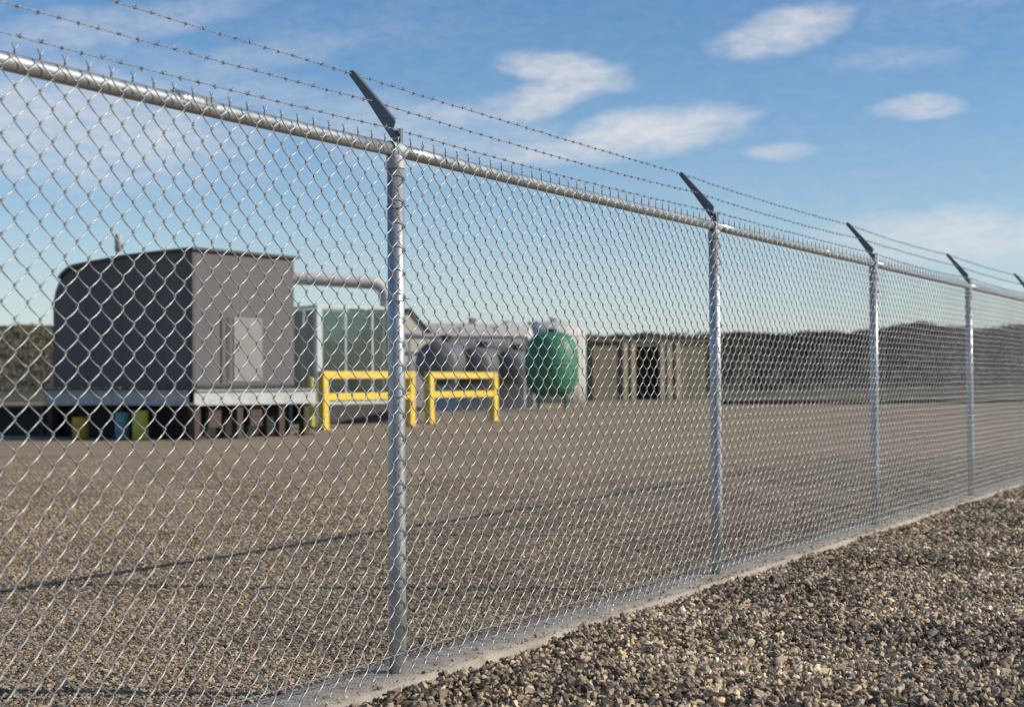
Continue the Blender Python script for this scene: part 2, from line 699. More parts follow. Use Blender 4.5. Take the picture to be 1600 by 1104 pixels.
DW = S / 37.0             # diamond width
DH = 0.0813               # diamond height
TOPJ = 1.817              # joint row above the rail
ROWS = 22
FAB_Y = -0.0365           # the fabric hangs on the outer side of the posts
WR = 0.0018               # wire radius


def picket_path(odd, fine=True, jit=0.0, seed=0):
    """One woven spiral wire of chain link, x from 0 to DW/2, front strokes in -y, twisted ends top and bottom."""
    rr = np.random.default_rng(seed)
    half = DW / 2
    eps = 0.0044
    ph = [0.0, 0.06, 0.18, 0.4, 0.6, 0.82, 0.94] if fine else [0.0, 0.15, 0.5, 0.85]
    pts = []
    nseg = ROWS * 2
    # bends are numbered from the top down; an even wire starts at its right side, an odd one at its left
    right = not odd
    for k in range(nseg):
        z0 = TOPJ - k * DH / 2
        j0 = rr.normal(0, jit, 2)
        for t in ph:
            # soft-cornered stroke
            e = 0.5 - 0.5 * math.cos(math.pi * t)
            lin_t = t
            s = lin_t * 0.86 + e * 0.14
            xx = (-eps) + s * (half + 2 * eps)
            if right:
                xx = half - xx
            side = -1 if right else 1
            yy = side * 0.0056 * math.sin(math.pi * t) ** 0.8 if 0 < t < 1 else 0.0
            pts.append((xx + j0[0] * math.sin(math.pi * t), yy, z0 - t * DH / 2 + j0[1] * math.sin(math.pi * t)))
        right = not right
    xe = half if right else 0.0
    pts.append((xe, 0, TOPJ - nseg * DH / 2))
    P = np.array(pts)
    # twisted barbs: the wire and its neighbour wind round each other past the last joint
    sgn = -1 if odd else 1

    def twist(xc, up):
        out = []
        a0 = 0 if sgn > 0 else math.pi
        for t in np.linspace(0.1, 1, 6 if fine else 3):
            a = t * 1.5 * math.pi + a0
            out.append((xc - WR * 1.05 * math.cos(a), WR * 1.05 * math.sin(a), t * 0.006 * up))
        a = 1.5 * math.pi + a0
        out.append((xc - sgn * 0.0062, WR * 1.2 * math.sin(a), 0.0128 * up))
        out.append((xc - sgn * 0.0115, WR * 1.8 * math.sin(a), 0.0212 * up))
        return np.array(out)

    xt = half if not odd else 0.0
    top = twist(xt, 1)[::-1] + np.array([0, 0, TOPJ])
    bot = twist(xe, -1) * np.array([1, 1, 0.75]) + np.array([0, 0, TOPJ - nseg * DH / 2])
    P[0] = (xt + (-0.0015 if not odd else 0.0015), 0, TOPJ)
    return np.concatenate([top, P, bot])


def picket_mesh(odd, seed, fine=True):
    v, q = tube_np(picket_path(odd, fine, 0.0012, seed), WR, 6 if fine else 4)
    return v, q


picket_variants = {}
for odd in (0, 1):
    picket_variants[odd] = []
    for s_ in range(7):
        v, q = picket_mesh(odd, 10 * s_ + odd, True)
        me = mesh_np('wire', v, q, True)
        me.materials.append(M['wire'])
        picket_variants[odd].append(me)


def bulge(x):
    return 0.004 * math.sin(x * 2.1 + 0.4) + 0.003 * math.sin(x * 5.3)


def sway(x):
    return 0.002 * math.sin(x * 3.7 + 1) - (0.011 * math.sin(math.pi * -x / S) ** 0.8 if -S < x < 0 else 0.0)


def make_panel(bay):
    x0 = (bay - 1) * S
    pan = bpy.data.objects.new('chain_link_panel', None)
    COL.objects.link(pan)
    pan.parent = fence
    pan.location = (x0, FAB_Y, 0)
    for i in range(74):
        me = random.choice(picket_variants[i % 2])
        o = bpy.data.objects.new('wire', me)
        COL.objects.link(o)
        o.parent = pan
        xx = i * DW / 2
        o.location = (xx, bulge(x0 + xx) if 2 < i < 72 else 0.0, sway(x0 + xx))


for bay in (0, 1, 2, 3):
    make_panel(bay)
for bay in (4, 5, 6):
    parts = []
    for i in range(74):
        v, q = picket_mesh(i % 2, 1, bay == 4)
        xx = i * DW / 2
        parts.append((v + np.array([xx, bulge((bay - 1) * S + xx), sway((bay - 1) * S + xx)]), q))
    v, q = join_np(parts)
    me = mesh_np('chain_link_panel', v, q, True)
    o = link_mesh('chain_link_panel', me, M['wire'], fence, ((bay - 1) * S, FAB_Y, 0))
    o['kind'] = 'stuff'

# posts with their caps, arms and ties
POST_R = 0.0295
ARM_TOP = Vector((0, 0.186, 2.092))     # tip of the arm: inwards and up


def post_mesh():
    mb = MB()
    mb.tube([(0, 0, -0.3), (0, 0, 0.4), (0, 0, 1.0), (0, 0, 1.765)], POST_R, 28)
    return mb


def cap_mesh():
    mb = MB()
    # sleeve over the post, loop for the rail, neck for the arm
    mb.lathe([(POST_R, 1.733), (POST_R + 0.0030, 1.734), (POST_R + 0.0030, 1.737), (POST_R + 0.0030, 1.770), (POST_R + 0.0030, 1.773), (POST_R - 0.002, 1.780), (0.020, 1.785), (0, 1.786)], sides=28)
    mb.tube([(-0.042, 0, RAIL_Z), (-0.02, 0, RAIL_Z), (0.02, 0, RAIL_Z), (0.042, 0, RAIL_Z)], 0.0268, 24, False)
    return mb


def arm_mesh():
    """Pressed steel outrigger: a tapered web with two turned-back flanges, a foot over the cap and a rounded tip."""
    mb = MB()
    a = Vector((0, 0.0, 1.872))
    tip = ARM_TOP
    u = (tip - a).normalized()
    w = Vector((0, u.z, -u.y))                  # across the web, outwards
    w0, w1 = 0.0195, 0.0115
    L_ = (tip - a).length
    th = 0.0035
    outline = [Vector((0, 0.016, 1.842)), Vector((0, -0.012, 1.846)), a + w * w0 + u * 0.008]
    outline += [tip + w * w1 - u * 0.012]
    for k in range(1, 6):
        t = math.pi / 2 - k / 6 * math.pi
        outline.append(tip - u * 0.012 + (u * math.cos(t) * 1.0 + w * math.sin(t)) * w1)
    outline += [tip - w * w1 - u * 0.012, a - w * w0 + u * 0.020]
    mb.prism([tuple(p + Vector((-0.004, 0, 0))) for p in outline], (th, 0, 0))
    # flanges behind the web
    for (q0, q1) in ((a + w * (w0 - 0.0017) + u * 0.010, tip + w * (w1 - 0.0017) - u * 0.014),
                     (a - w * (w0 - 0.0017) + u * 0.034, tip - w * (w1 - 0.0017) - u * 0.014),
                     (Vector((0, -0.0195, 1.826)), Vector((0, -0.0185, 1.874)))):
        d = q1 - q0
        nn = Vector((0, d.z, -d.y)).normalized() * 0.0016
        mb.prism([tuple(q0 + nn + Vector((-0.0002, 0, 0))), tuple(q0 - nn + Vector((-0.0002, 0, 0))),
                  tuple(q1 - nn + Vector((-0.0002, 0, 0))), tuple(q1 + nn + Vector((-0.0002, 0, 0)))], (0.017, 0, 0))
    mb.tube([(0.011, 0.002, 1.822), (0.011, 0.002, 1.85), (0.011, 0.006, 1.868)], 0.012, 14)
    # bolt head in the foot
    mb.tube([(-0.010, 0.0, 1.838), (-0.0042, 0.0, 1.838)], 0.0065, 6)
    return mb


def tie_mesh():
    mb = MB()
    pts = []
    for k in range(15):
        t = R(35) + R(290) * k / 14
        pts.append((math.sin(t) * (POST_R + 0.0022), math.cos(t) * (POST_R + 0.0022) * -1, 0.004 * math.sin(t * 2)))
    pts = [(0.02, FAB_Y - 0.006, 0.006)] + pts + [(-0.02, FAB_Y - 0.006, -0.004)]
    mb.tube(pts, 0.0018, 5)
    return mb


p_post = post_mesh().build('post', M['post'], fence)
p_cap = cap_mesh().build('post_cap', M['cap'], p_post)
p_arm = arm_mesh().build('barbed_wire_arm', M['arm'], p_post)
p_tie = tie_mesh().build('tie_wire', M['wire'], p_post, (0, 0, 0.3))
for z in (0.62, 0.95, 1.28, 1.6):
    c = p_tie.copy()
    COL.objects.link(c)
    c.parent = p_post
    c.location = (0, 0, z)
    c.rotation_euler = (0, 0, random.uniform(-0.2, 0.2))


def copy_tree(o, parent=None):
    c = o.copy()
    COL.objects.link(c)
    c.parent = parent
    for ch in list(o.children):
        copy_tree(ch, c)
    return c


p_post.location = (0, 0, 0)
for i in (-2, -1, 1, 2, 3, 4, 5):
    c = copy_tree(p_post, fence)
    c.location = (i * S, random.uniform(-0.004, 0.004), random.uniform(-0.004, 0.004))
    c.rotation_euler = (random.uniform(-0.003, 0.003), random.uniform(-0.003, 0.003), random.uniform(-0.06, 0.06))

# top rail, one length per bay, with swaged joints
for i in range(-2, 5):
    mb = MB()
    x0, x1 = i * S + 0.012, (i + 1) * S - 0.012
    mb.tube([(x0 + (x1 - x0) * t, 0.0015 * math.sin(9 * t), RAIL_Z - (0.011 if i == -1 else 0.003) * math.sin(math.pi * t)) for t in np.linspace(0, 1, 12)], 0.0238, 24)
    mb.build('top_rail', M['rail'], fence)
for i in (-1, 1, 3):
    MB().tube([(i * S + 1.9 + t, 0, RAIL_Z - 0.002) for t in (0, 0.05, 0.1, 0.16)], 0.0254, 24).build('rail_sleeve', M['rail'], fence)
# bottom tension wire
_tw = [(x, FAB_Y + 0.007, 0.072 + 0.004 * math.sin(x * 2.06) + 0.002 * math.sin(x * 5)) for x in np.arange(-2 * S, 5 * S, 0.3)]
MB().tube(_tw, 0.0024, 6).build('tension_wire', M['wire'], fence)


def barbed_wire(frac, seed):
    rr = np.random.default_rng(seed)
    a = Vector((0, 0, 1.872))
    p = a + (ARM_TOP - a) * frac
    xs = np.arange(-2 * S, 5 * S, 0.012)
    t = (xs / S) % 1.0
    sagv = np.array([rr.uniform(0.004, 0.018) for _ in range(12)])
    sagv[2] = 0.013 if frac < 0.9 else 0.001
    bayi = np.floor(xs / S).astype(int) + 3
    z = p.z - sagv[bayi] * 4 * t * (1 - t)
    y = np.full_like(xs, p.y)
    X0 = -0.010
    parts = []
    for k in (0, 1):
        ang = xs / 0.05 * 2 * np.pi + k * np.pi
        path = np.stack([xs, y + 0.0011 * np.cos(ang), z + 0.0011 * np.sin(ang)], -1)
        parts.append(tube_np(path, 0.0011, 5))
    v, q = join_np(parts)
    me = mesh_np('barbed_wire', v, q, True)
    o = link_mesh('barbed_wire', me, M['barb'], fence)
    bp = []
    x = xs[0] + 0.05
    while x < xs[-1]:
        zz = np.interp(x, xs, z)
        a0 = rr.uniform(0, 2 * math.pi)
        for s_ in (0, 1):
            ang = np.linspace(0, 2.5 * np.pi, 9) + a0 + s_ * 1.3
            rad = np.full(9, 0.0033)
            rad[0] = rad[-1] = 0.0105
            xx = x + s_ * 0.005 + np.linspace(-0.003, 0.003, 9)
            bp.append(tube_np(np.stack([xx, p.y + rad * np.cos(ang), zz + rad * np.sin(ang)], -1), [0.0008] + [0.0011] * 7 + [0.0008], 4))
        x += 0.076 + rr.normal(0, 0.004)
    v, q = join_np(bp)
    b = link_mesh('barb', mesh_np('barb', v, q, True), M['barb'], o)
    b['kind'] = 'stuff'


for k, fr in enumerate((0.955, 0.475, 0.0)):
    barbed_wire(fr, 40 + k)


# ------------------------------------------------------------------ loose stone
def rock_templates(n, npts, flat=0.7, seed=3):
    rr = np.random.default_rng(seed)
    out = []
    while len(out) < n:
        d = rr.normal(size=(npts, 3))
        d /= np.linalg.norm(d, axis=1)[:, None]
        d *= rr.uniform(0.8, 1.05, (npts, 1))
        d *= np.array([1.15, rr.uniform(0.6, 0.95), rr.uniform(0.45, 0.8)])
        bm = bmesh.new()
        vs = [bm.verts.new(p) for p in d]
        r = bmesh.ops.convex_hull(bm, input=vs)
        junk = [g for g in r.get('geom_interior', []) if isinstance(g, bmesh.types.BMVert)]
        if junk:
            bmesh.ops.delete(bm, geom=junk, context='VERTS')
        bmesh.ops.triangulate(bm, faces=bm.faces)
        bm.verts.index_update()
        bm.verts.ensure_lookup_table()
        v = np.array([w.co for w in bm.verts])
        f = np.array([[w.index for w in fa.verts] for fa in bm.faces])
        bm.free()
        out.append((v, f))
    return out


def scatter_stones(xy, z, size, tint, templates, seed, squash=1.0):
    rr = np.random.default_rng(seed)
    n = len(xy)
    which = rr.integers(0, len(templates), n)
    q = rr.normal(size=(n, 4))
    q[:, 1:3] *= 0.55                                        # stones lie rather flat
    q /= np.linalg.norm(q, axis=1)[:, None]
    w, x, y, zq = q.T
    Rm = np.stack([1 - 2 * (y * y + zq * zq), 2 * (x * y - zq * w), 2 * (x * zq + y * w),
                   2 * (x * y + zq * w), 1 - 2 * (x * x + zq * zq), 2 * (y * zq - x * w),
                   2 * (x * zq - y * w), 2 * (y * zq + x * w), 1 - 2 * (x * x + y * y)], -1).reshape(n, 3, 3)
    V, Fc, T, off = [], [], [], 0
    for k, (tv, tf) in enumerate(templates):
        ids = np.where(which == k)[0]
        if not len(ids):
            continue
        vv = np.einsum('nij,vj->nvi', Rm[ids], tv) * size[ids][:, None, None]
        vv[:, :, 2] *= squash
        vv[:, :, 0] += xy[ids, 0][:, None]
        vv[:, :, 1] += xy[ids, 1][:, None]
        vv[:, :, 2] += z[ids][:, None]
        m = len(tv)
        ff = tf[None] + (np.arange(len(ids)) * m)[:, None, None] + off
        V.append(vv.reshape(-1, 3))
        Fc.append(ff.reshape(-1, 3))
        T.append(np.repeat(tint[ids], m))
        off += len(ids) * m
    return np.concatenate(V), np.concatenate(Fc), np.concatenate(T)


def jitter_grid(x0, x1, y0, y1, step, rr):
    gx, gy = np.meshgrid(np.arange(x0, x1, step), np.arange(y0, y1, step))
    p = np.stack([gx.ravel(), gy.ravel()], -1)
    return p + rr.uniform(-0.55, 0.55, p.shape) * step


def to_fence(p):
    d = p - np.array([P1.x, P1.y])
    return np.stack([d @ np.array([FD.x, FD.y]), d @ np.array([FN.x, FN.y])], -1)


ROCK_A = rock_templates(28, 13, seed=3)
ROCK_B = rock_templates(18, 9, seed=5)
ROCK_C = rock_templates(10, 6, seed=9)


def stones_tint(p, rr):
    """Mixed stone, with drifts of warmer and greyer pieces."""
    n = len(p)
    t = rr.beta(1.15, 1.4, n)
    drift = 0.08 * np.sin(p[:, 0] * 3.1 + 1.3 * np.sin(p[:, 1] * 2.0)) + 0.06 * np.sin(p[:, 1] * 4.7 + p[:, 0])
    return np.clip(t + drift, 0, 1)


def outer_gravel():
    rr = np.random.default_rng(21)
    V, Fc, T, off = [], [], [], 0
    for (step, sz, z0, tmpl, ymin, ymax) in ((0.0185, 0.0118, -0.020, ROCK_B, 4.4, 8.0), (0.026, 0.0142, -0.011, ROCK_A, 4.4, 8.0),
                                             (0.024, 0.0155, -0.016, ROCK_B, 8.0, 16.5), (0.075, 0.045, -0.02, ROCK_C, 16.5, 26)):
        p = jitter_grid(-1.6, 11, ymin, ymax, step, rr)
        f = to_fence(p)
        edge = -0.104 + 0.012 * np.sin(f[:, 0] * 3.3) + 0.010 * np.sin(f[:, 0] * 11 + 1)
        keep = (f[:, 1] < edge) & (p[:, 0] < 0.345 * p[:, 1] + 0.45) & (f[:, 1] > -4.2)
        p, fy = p[keep], f[keep, 1]
        n = len(p)
        size = sz * rr.lognormal(0, 0.30, n).clip(0.5, 1.9)
        und = 0.006 * np.sin(p[:, 0] * 4 + p[:, 1]) + 0.006 * np.sin(p[:, 1] * 5.1)
        z = z0 + und + rr.normal(0, 0.004, n) + np.where(fy > -0.2, -0.010, 0)
        v, f3, t = scatter_stones(p, z, size, stones_tint(p, rr), tmpl, int(step * 1e4))
        V.append(v); Fc.append(f3 + off); T.append(t); off += len(v)
    me = mesh_np('roadside_gravel', np.concatenate(V), np.concatenate(Fc), False, np.concatenate(T))
    o = link_mesh('roadside_gravel', me, M['stone'])
    tag(o, 'loose angular tan and grey gravel outside the fence', 'gravel', kind='stuff')


def yard_gravel():
    rr = np.random.default_rng(22)
    V, Fc, T, off = [], [], [], 0
    for (step, sz, z0, tmpl, ymin, ymax) in ((0.0165, 0.0105, YARD - 0.006, ROCK_B, 4.3, 7.6), (0.036, 0.0120, YARD - 0.004, ROCK_B, 4.3, 7.6),
                                             (0.023, 0.0130, YARD - 0.006, ROCK_C, 7.6, 12.0), (0.036, 0.0150, YARD - 0.009, ROCK_C, 11.8, 24)):
        p = jitter_grid(-9, 9, ymin, ymax, step, rr)
        f = to_fence(p)
        keep = (f[:, 1] > 0.158) & (p[:, 0] > -0.345 * p[:, 1] - 0.6) & (p[:, 0] < 0.345 * p[:, 1] + 0.6)
        p = p[keep]
        if ymax > 20:                                         # thins out where single stones no longer show
            p = p[rr.random(len(p)) < np.clip((ymax - p[:, 1]) / 11, 0, 1) ** 1.2]
        n = len(p)
        size = sz * rr.lognormal(0, 0.28, n).clip(0.5, 1.9)
        z = z0 + 0.004 * np.sin(p[:, 0] * 3 + p[:, 1]) + rr.normal(0, 0.0015, n)
        v, f3, t = scatter_stones(p, z, size, 0.5 + (stones_tint(p, rr) - 0.47) * 0.72, tmpl, int(step * 1e4) + 1, 0.62)
        V.append(v); Fc.append(f3 + off); T.append(t); off += len(v)
    me = mesh_np('yard_gravel', np.concatenate(V), np.concatenate(Fc), False, np.concatenate(T))
    o = link_mesh('yard_gravel', me, M['stone_yard'])
    tag(o, 'fine brown gravel covering the fenced yard', 'gravel', kind='stuff')


def strip_litter():
    """Chips of stone kicked up onto the concrete."""
    rr = np.random.default_rng(23)
    n = 1500
    fx = rr.uniform(-3, 14, n)
    fy = np.where(rr.random(n) < 0.6, -0.115 + np.abs(rr.normal(0, 0.03, n)), rr.uniform(-0.1, 0.13, n))
    p = np.stack([P1.x + FD.x * fx + FN.x * fy, P1.y + FD.y * fx + FN.y * fy], -1)
    size = rr.uniform(0.002, 0.008, n) * np.where(rr.random(n) < 0.1, 1.6, 1)
    v, f3, t = scatter_stones(p, size * 0.35 + 0.002, size, stones_tint(p, rr), ROCK_B, 5)
    o = link_mesh('stone_chips', mesh_np('stone_chips', v, f3, False, t), M['stone'])
    tag(o, 'small stone chips lying on the concrete strip', 'gravel', kind='stuff')


outer_gravel()
yard_gravel()
strip_litter()

# ------------------------------------------------------------------ far ground
def wavy_sheet(name, x0, x1, y0, y1, z, mat):
    n = 60
    xs = np.linspace(x0, x1, n)
    near = y0 + 1.2 * np.sin(xs * 0.21) + 0.6 * np.sin(xs * 0.9 + 1)
    V = np.concatenate([np.stack([xs, near, np.full(n, z)], -1), np.stack([xs, np.full(n, y1), np.full(n, z)], -1)])
    i = np.arange(n - 1)
    o = link_mesh(name, mesh_np(name, V, np.stack([i, i + 1, n + i + 1, n + i], -1)), mat)
    tag(o, kind='structure')


wavy_sheet('dry_grass_field', -160, 220, 78, 900, YARD - 0.004, M['grass_far'])


def hills():
    n, m = 120, 10
    az = np.linspace(-0.5, 0.5, n)
    V = []
    for j in range(m):
        d = 420 + j * 45
        prof = math.sin(math.pi * (j / (m - 1)) * 0.5)
        bump = 11 + 8 * np.exp(-((az + 0.035) / 0.05) ** 2) + 2 * np.sin(az * 40) + 1.2 * np.sin(az * 93 + 1) + rng.normal(0, 0.4, n)
        V.append(np.stack([np.sin(az) * d, np.cos(az) * d, -1 + bump * prof], -1))
    V = np.concatenate(V)
    f = []
    for j in range(m - 1):
        i = np.arange(n - 1)
        f.append(np.stack([j * n + i, j * n + i + 1, (j + 1) * n + i + 1, (j + 1) * n + i], -1))
    o = link_mesh('hills', mesh_np('hills', V, np.concatenate(f), True), M['hill'])
    tag(o, kind='structure')


hills()

# ------------------------------------------------------------------ equipment building on its skid
M['bld_dark'] = paint('grey_cladding', (0.124, 0.119, 0.120), 0.75, 0.0, 0.10, 1.3, 0.1, 30, (0.17, 0.16, 0.15), 0.35, streak=True)
M['bld_dark'].node_tree.nodes['Principled BSDF'].inputs['Specular IOR Level'].default_value = 0.15
M['bld_trim'] = paint('dark_trim', (0.05, 0.05, 0.055), 0.5, 0.0, 0.15, 4)
M['bld_door'] = paint('light_grey_door', (0.21, 0.205, 0.195), 0.6, 0.0, 0.08, 2.5, 0, 1, (0.18, 0.16, 0.14), 0.3)
M['skid'] = paint('skid_paint', (0.40, 0.41, 0.41), 0.55, 0.0, 0.14, 2.5, 0.1, 40, (0.24, 0.18, 0.13), 0.5)
M['steel_dark'] = paint('dark_steel', (0.035, 0.035, 0.037), 0.6, 0.2, 0.2, 5, 0, 1, (0.12, 0.07, 0.04), 0.5)
M['rust'] = paint('rusty_steel', (0.07, 0.046, 0.034), 0.8, 0.1, 0.3, 8, 0.3, 40, (0.06, 0.045, 0.04), 0.6)
M['yellow'] = paint('yellow_paint', (0.70, 0.49, 0.05), 0.5, 0.0, 0.1, 3, 0.1, 30, (0.36, 0.24, 0.07), 0.6)
M['amber'] = paint('amber_paint', (0.65, 0.33, 0.02), 0.5, 0.0, 0.1, 5)
M['teal'] = paint('teal_paint', (0.10, 0.27, 0.30), 0.5, 0.0, 0.1, 5)
M['lime'] = paint('dull_yellow_paint', (0.45, 0.42, 0.05), 0.5, 0.0, 0.1, 5)

M['black'] = paint('painted_shade_black', (0.012, 0.011, 0.010), 0.8, 0, 0.2, 4)  # near-black colour stands in for shade under and beside the building
BA = R(35)
BC = Vector((-6.18, 30.0, YARD))
bd = Vector((math.sin(BA), math.cos(BA), 0))          # local x: along the lit end wall
BROT = math.atan2(bd.y, bd.x)                         # local y then points left and away
BW, BL = 2.85, 4.15                                   # lit wall, long dark wall
Z0, Z1 = 1.02, 3.70


def building():
    b = thing('equipment_building', 'dark grey metal equipment building raised on a steel skid', 'building', BC, BROT)
    # shell: the profile of the long wall (rounded far shoulder) pushed across the width
    rad = 0.85
    prof = [(0, Z0), (BL, Z0)]
    for k in range(9):
        t = k / 8 * math.pi / 2
        prof.append((BL - rad + rad * math.cos(t), Z1 - 0.16 - rad + rad * math.sin(t)))
    prof += [(BL * 0.45, Z1 - 0.05), (0, Z1)]
    mb = MB()
    mb.prism([(0, y, z) for y, z in prof], (BW, 0, 0))
    mb.build('wall', M['bld_dark'], b)
    for k in range(1, 4):
        y = BL * k / 4
        zt = Z1 - 0.10 - 0.16 * y / BL - (0.16 if k == 3 else 0)
        MB().box((-0.003, y, (Z0 + zt) / 2 + 0.03), (0.012, 0.022, zt - Z0 - 0.12), None, 0.003).build('panel_seam', M['bld_dark'], b)
    # corner trim and base trim
    MB().box((-0.004, -0.004, (Z0 + Z1) / 2 - 0.03), (0.07, 0.07, Z1 - Z0 - 0.08), None, 0.006).build('corner_trim', M['bld_trim'], b)
    MB().box((BW / 2 + 0.02, -0.014, Z0 + 0.03), (BW - 0.1, 0.04, 0.06), None, 0.006).build('base_trim', M['bld_trim'], b)
    # roof sheet with a small overhang over the lit wall
    mb = MB()
    top = [(-0.09, Z1 + 0.025), (BL * 0.45, Z1 - 0.022)]
    for k in range(8, 3, -1):
        t = k / 8 * math.pi / 2
        top.append((BL - rad + (rad + 0.03) * math.cos(t), Z1 - 0.16 - rad + (rad + 0.03) * math.sin(t)))
    low = [(y, z - 0.05) if i < 2 else (BL - rad + (y - BL + rad) * 0.93, Z1 - 0.16 - rad + (z - Z1 + 0.16 + rad) * 0.93) for i, (y, z) in enumerate(top)]
    mb.prism([(-0.08, y, z) for y, z in top + low[::-1]], (BW + 0.16, 0, 0))
    mb.build('roof', M['bld_trim'], b)
    # door in the lit wall
    MB().box((1.33, -0.012, Z0 + 0.73), (1.16, 0.04, 1.36), None, 0.006).build('door_frame', M['bld_dark'], b)
    d = MB().box((1.46, -0.034, Z0 + 0.74), (0.80, 0.04, 1.28), None, 0.008).build('door', M['bld_door'], b)
    MB().bar((1.14, -0.075, Z0 + 0.70), (1.14, -0.075, Z0 + 0.86), 0.02, 0.02, 0.004).build('handle', M['bld_trim'], d)
    MB().box((0.92, -0.036, Z0 + 0.74), (0.09, 0.02, 1.28), None, 0.004).build('door_gap', M['bld_trim'], b)
    # skid: I-beams round the edge, deck, cross members and legs
    zb0, zb1 = 0.66, 0.96
    for (a, c) in (((-0.06, -0.10), (BW + 0.55, -0.10)), ((-0.06, BL + 0.2), (BW + 0.55, BL + 0.2))):
        mb = MB()
        mb.bar((a[0], a[1], (zb0 + zb1) / 2), (c[0], c[1], (zb0 + zb1) / 2), 0.02, zb1 - zb0 - 0.05, 0.003)
        mb.bar((a[0], a[1], zb1 - 0.012), (c[0], c[1], zb1 - 0.012), 0.15, 0.024, 0.004)
        mb.bar((a[0], a[1], zb0 + 0.012), (c[0], c[1], zb0 + 0.012), 0.15, 0.024, 0.004)
        mb.build('skid_beam', M['skid'], b)
    for x in (-0.10, BW + 0.46):
        mb = MB()
        mb.bar((x, 0.0, (zb0 + zb1) / 2), (x, BL + 0.1, (zb0 + zb1) / 2), 0.02, zb1 - zb0 - 0.05, 0.003)
        mb.bar((x, 0.0, zb1 - 0.012), (x, BL + 0.1, zb1 - 0.012), 0.13, 0.022, 0.004)
        mb.bar((x, 0.0, zb0 + 0.012), (x, BL + 0.1, zb0 + 0.012), 0.13, 0.022, 0.004)
        mb.build('skid_beam', M['skid'], b)
    MB().box((BW / 2 + 0.2, BL / 2, 0.98), (BW + 0.7, BL + 0.36, 0.035), None, 0.005).build('deck_plate', M['steel_dark'], b)
    MB().box((BW / 2 + 0.22, BL / 2 + 0.12, 0.32), (BW - 0.05, BL - 0.36, 0.62), None, 0.02).build('void_shade_box', M['black'], b)  # box added to block light and keep the space below the deck dark
    MB().box((BW / 2 + 0.3, BL + 0.24, 0.34), (BW + 0.8, 0.04, 0.6), None, 0.005).build('light_block_panel', M['steel_dark'], b)  # rear panel added to stop light coming through under the deck
    for y in (0.8, 1.7, 2.6, 3.5):
        MB().bar((-0.02, y, 0.80), (BW + 0.4, y, 0.80), 0.09, 0.2).build('cross_member', M['steel_dark'], b)
    for x in (0.05, 1.2, 2.4, BW + 0.3):
        for y in (0.0, BL * 0.5, BL + 0.1):
            mb = MB()
            mb.box((x, y, 0.34), (0.16, 0.16, 0.62), None, 0.008)
            mb.box((x, y, 0.02), (0.30, 0.30, 0.04), None, 0.006)
            mb.build('skid_leg', M['rust'], b)
    for x, y in ((0.6, 0.02), (1.75, 0.02)):
        MB().box((x, y + 0.04, 0.42), (0.34, 0.10, 0.40), None, 0.01).build('access_plate', M['rust'], b)
    return b


building()


def dark_filler_skid():  # skid added to fill in the dark shadow area left of the building
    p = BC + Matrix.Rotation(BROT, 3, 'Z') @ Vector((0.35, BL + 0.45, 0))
    t = thing('added_dark_skid', 'low black skid added as dark filler left of the dark building', 'skid', (p.x, p.y, YARD), BROT)
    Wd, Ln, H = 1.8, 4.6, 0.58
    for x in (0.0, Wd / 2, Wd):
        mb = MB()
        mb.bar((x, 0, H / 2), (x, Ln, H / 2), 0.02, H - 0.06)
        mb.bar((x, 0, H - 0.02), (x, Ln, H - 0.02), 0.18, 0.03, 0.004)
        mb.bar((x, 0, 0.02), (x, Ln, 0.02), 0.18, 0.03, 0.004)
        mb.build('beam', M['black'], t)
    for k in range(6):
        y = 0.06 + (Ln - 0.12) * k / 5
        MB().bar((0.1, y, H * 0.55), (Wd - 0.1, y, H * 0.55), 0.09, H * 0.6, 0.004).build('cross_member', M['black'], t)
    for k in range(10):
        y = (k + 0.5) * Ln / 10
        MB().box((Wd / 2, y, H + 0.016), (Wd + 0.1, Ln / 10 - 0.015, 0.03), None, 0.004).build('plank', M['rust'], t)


dark_filler_skid()


def drum(x, y, mat, label, r=0.17, h=0.42, z=0.0):
    p = BC + Matrix.Rotation(BROT, 3, 'Z') @ Vector((x, y, 0))
    t = thing('steel_drum', label, 'drum', (p.x, p.y, YARD + z), 0.3, 'drums under the equipment building')
    MB().lathe([(0, 0), (r * 0.96, 0), (r, 0.012), (r, h * 0.32), (r * 1.035, h * 0.345), (r, h * 0.37), (r, h * 0.63), (r * 1.035, h * 0.655), (r, h * 0.68), (r, h - 0.012), (r * 1.02, h), (r * 0.95, h), (r * 0.94, h - 0.02), (0, h - 0.02)], sides=24).build('barrel', mat, t)
    MB().tube([(r * 0.5, 0, h - 0.02), (r * 0.5, 0, h + 0.01)], 0.03, 10).build('bung', M['steel_dark'], t)


drum(-0.36, 2.85, M['amber'], 'amber drum standing farthest left under the raised skid', 0.16, 0.42)
drum(-0.36, 1.60, M['teal'], 'teal drum standing between the amber and yellow ones', 0.14, 0.52)
drum(-0.36, 1.08, M['lime'], 'dull yellow drum beside the teal one under the skid', 0.15, 0.56)


def stack():
    p = at(185, 37)
    t = thing('exhaust_stack', 'thin grey exhaust stack rising behind the dark building', 'stack', (p.x, p.y, YARD))
    MB().tube([(0, 0, 0), (0, 0, 2), (0, 0, 4.3)], 0.055, 12).build('pipe', M['skid'], t)
    MB().lathe([(0, 4.25), (0.085, 4.25), (0.085, 4.62), (0.07, 4.66), (0, 4.66)], sides=14).build('cap', M['skid'], t)
    MB().box((0, 0, 0.03), (0.3, 0.3, 0.06), None, 0.01).build('base_plate', M['steel_dark'], t)


stack()

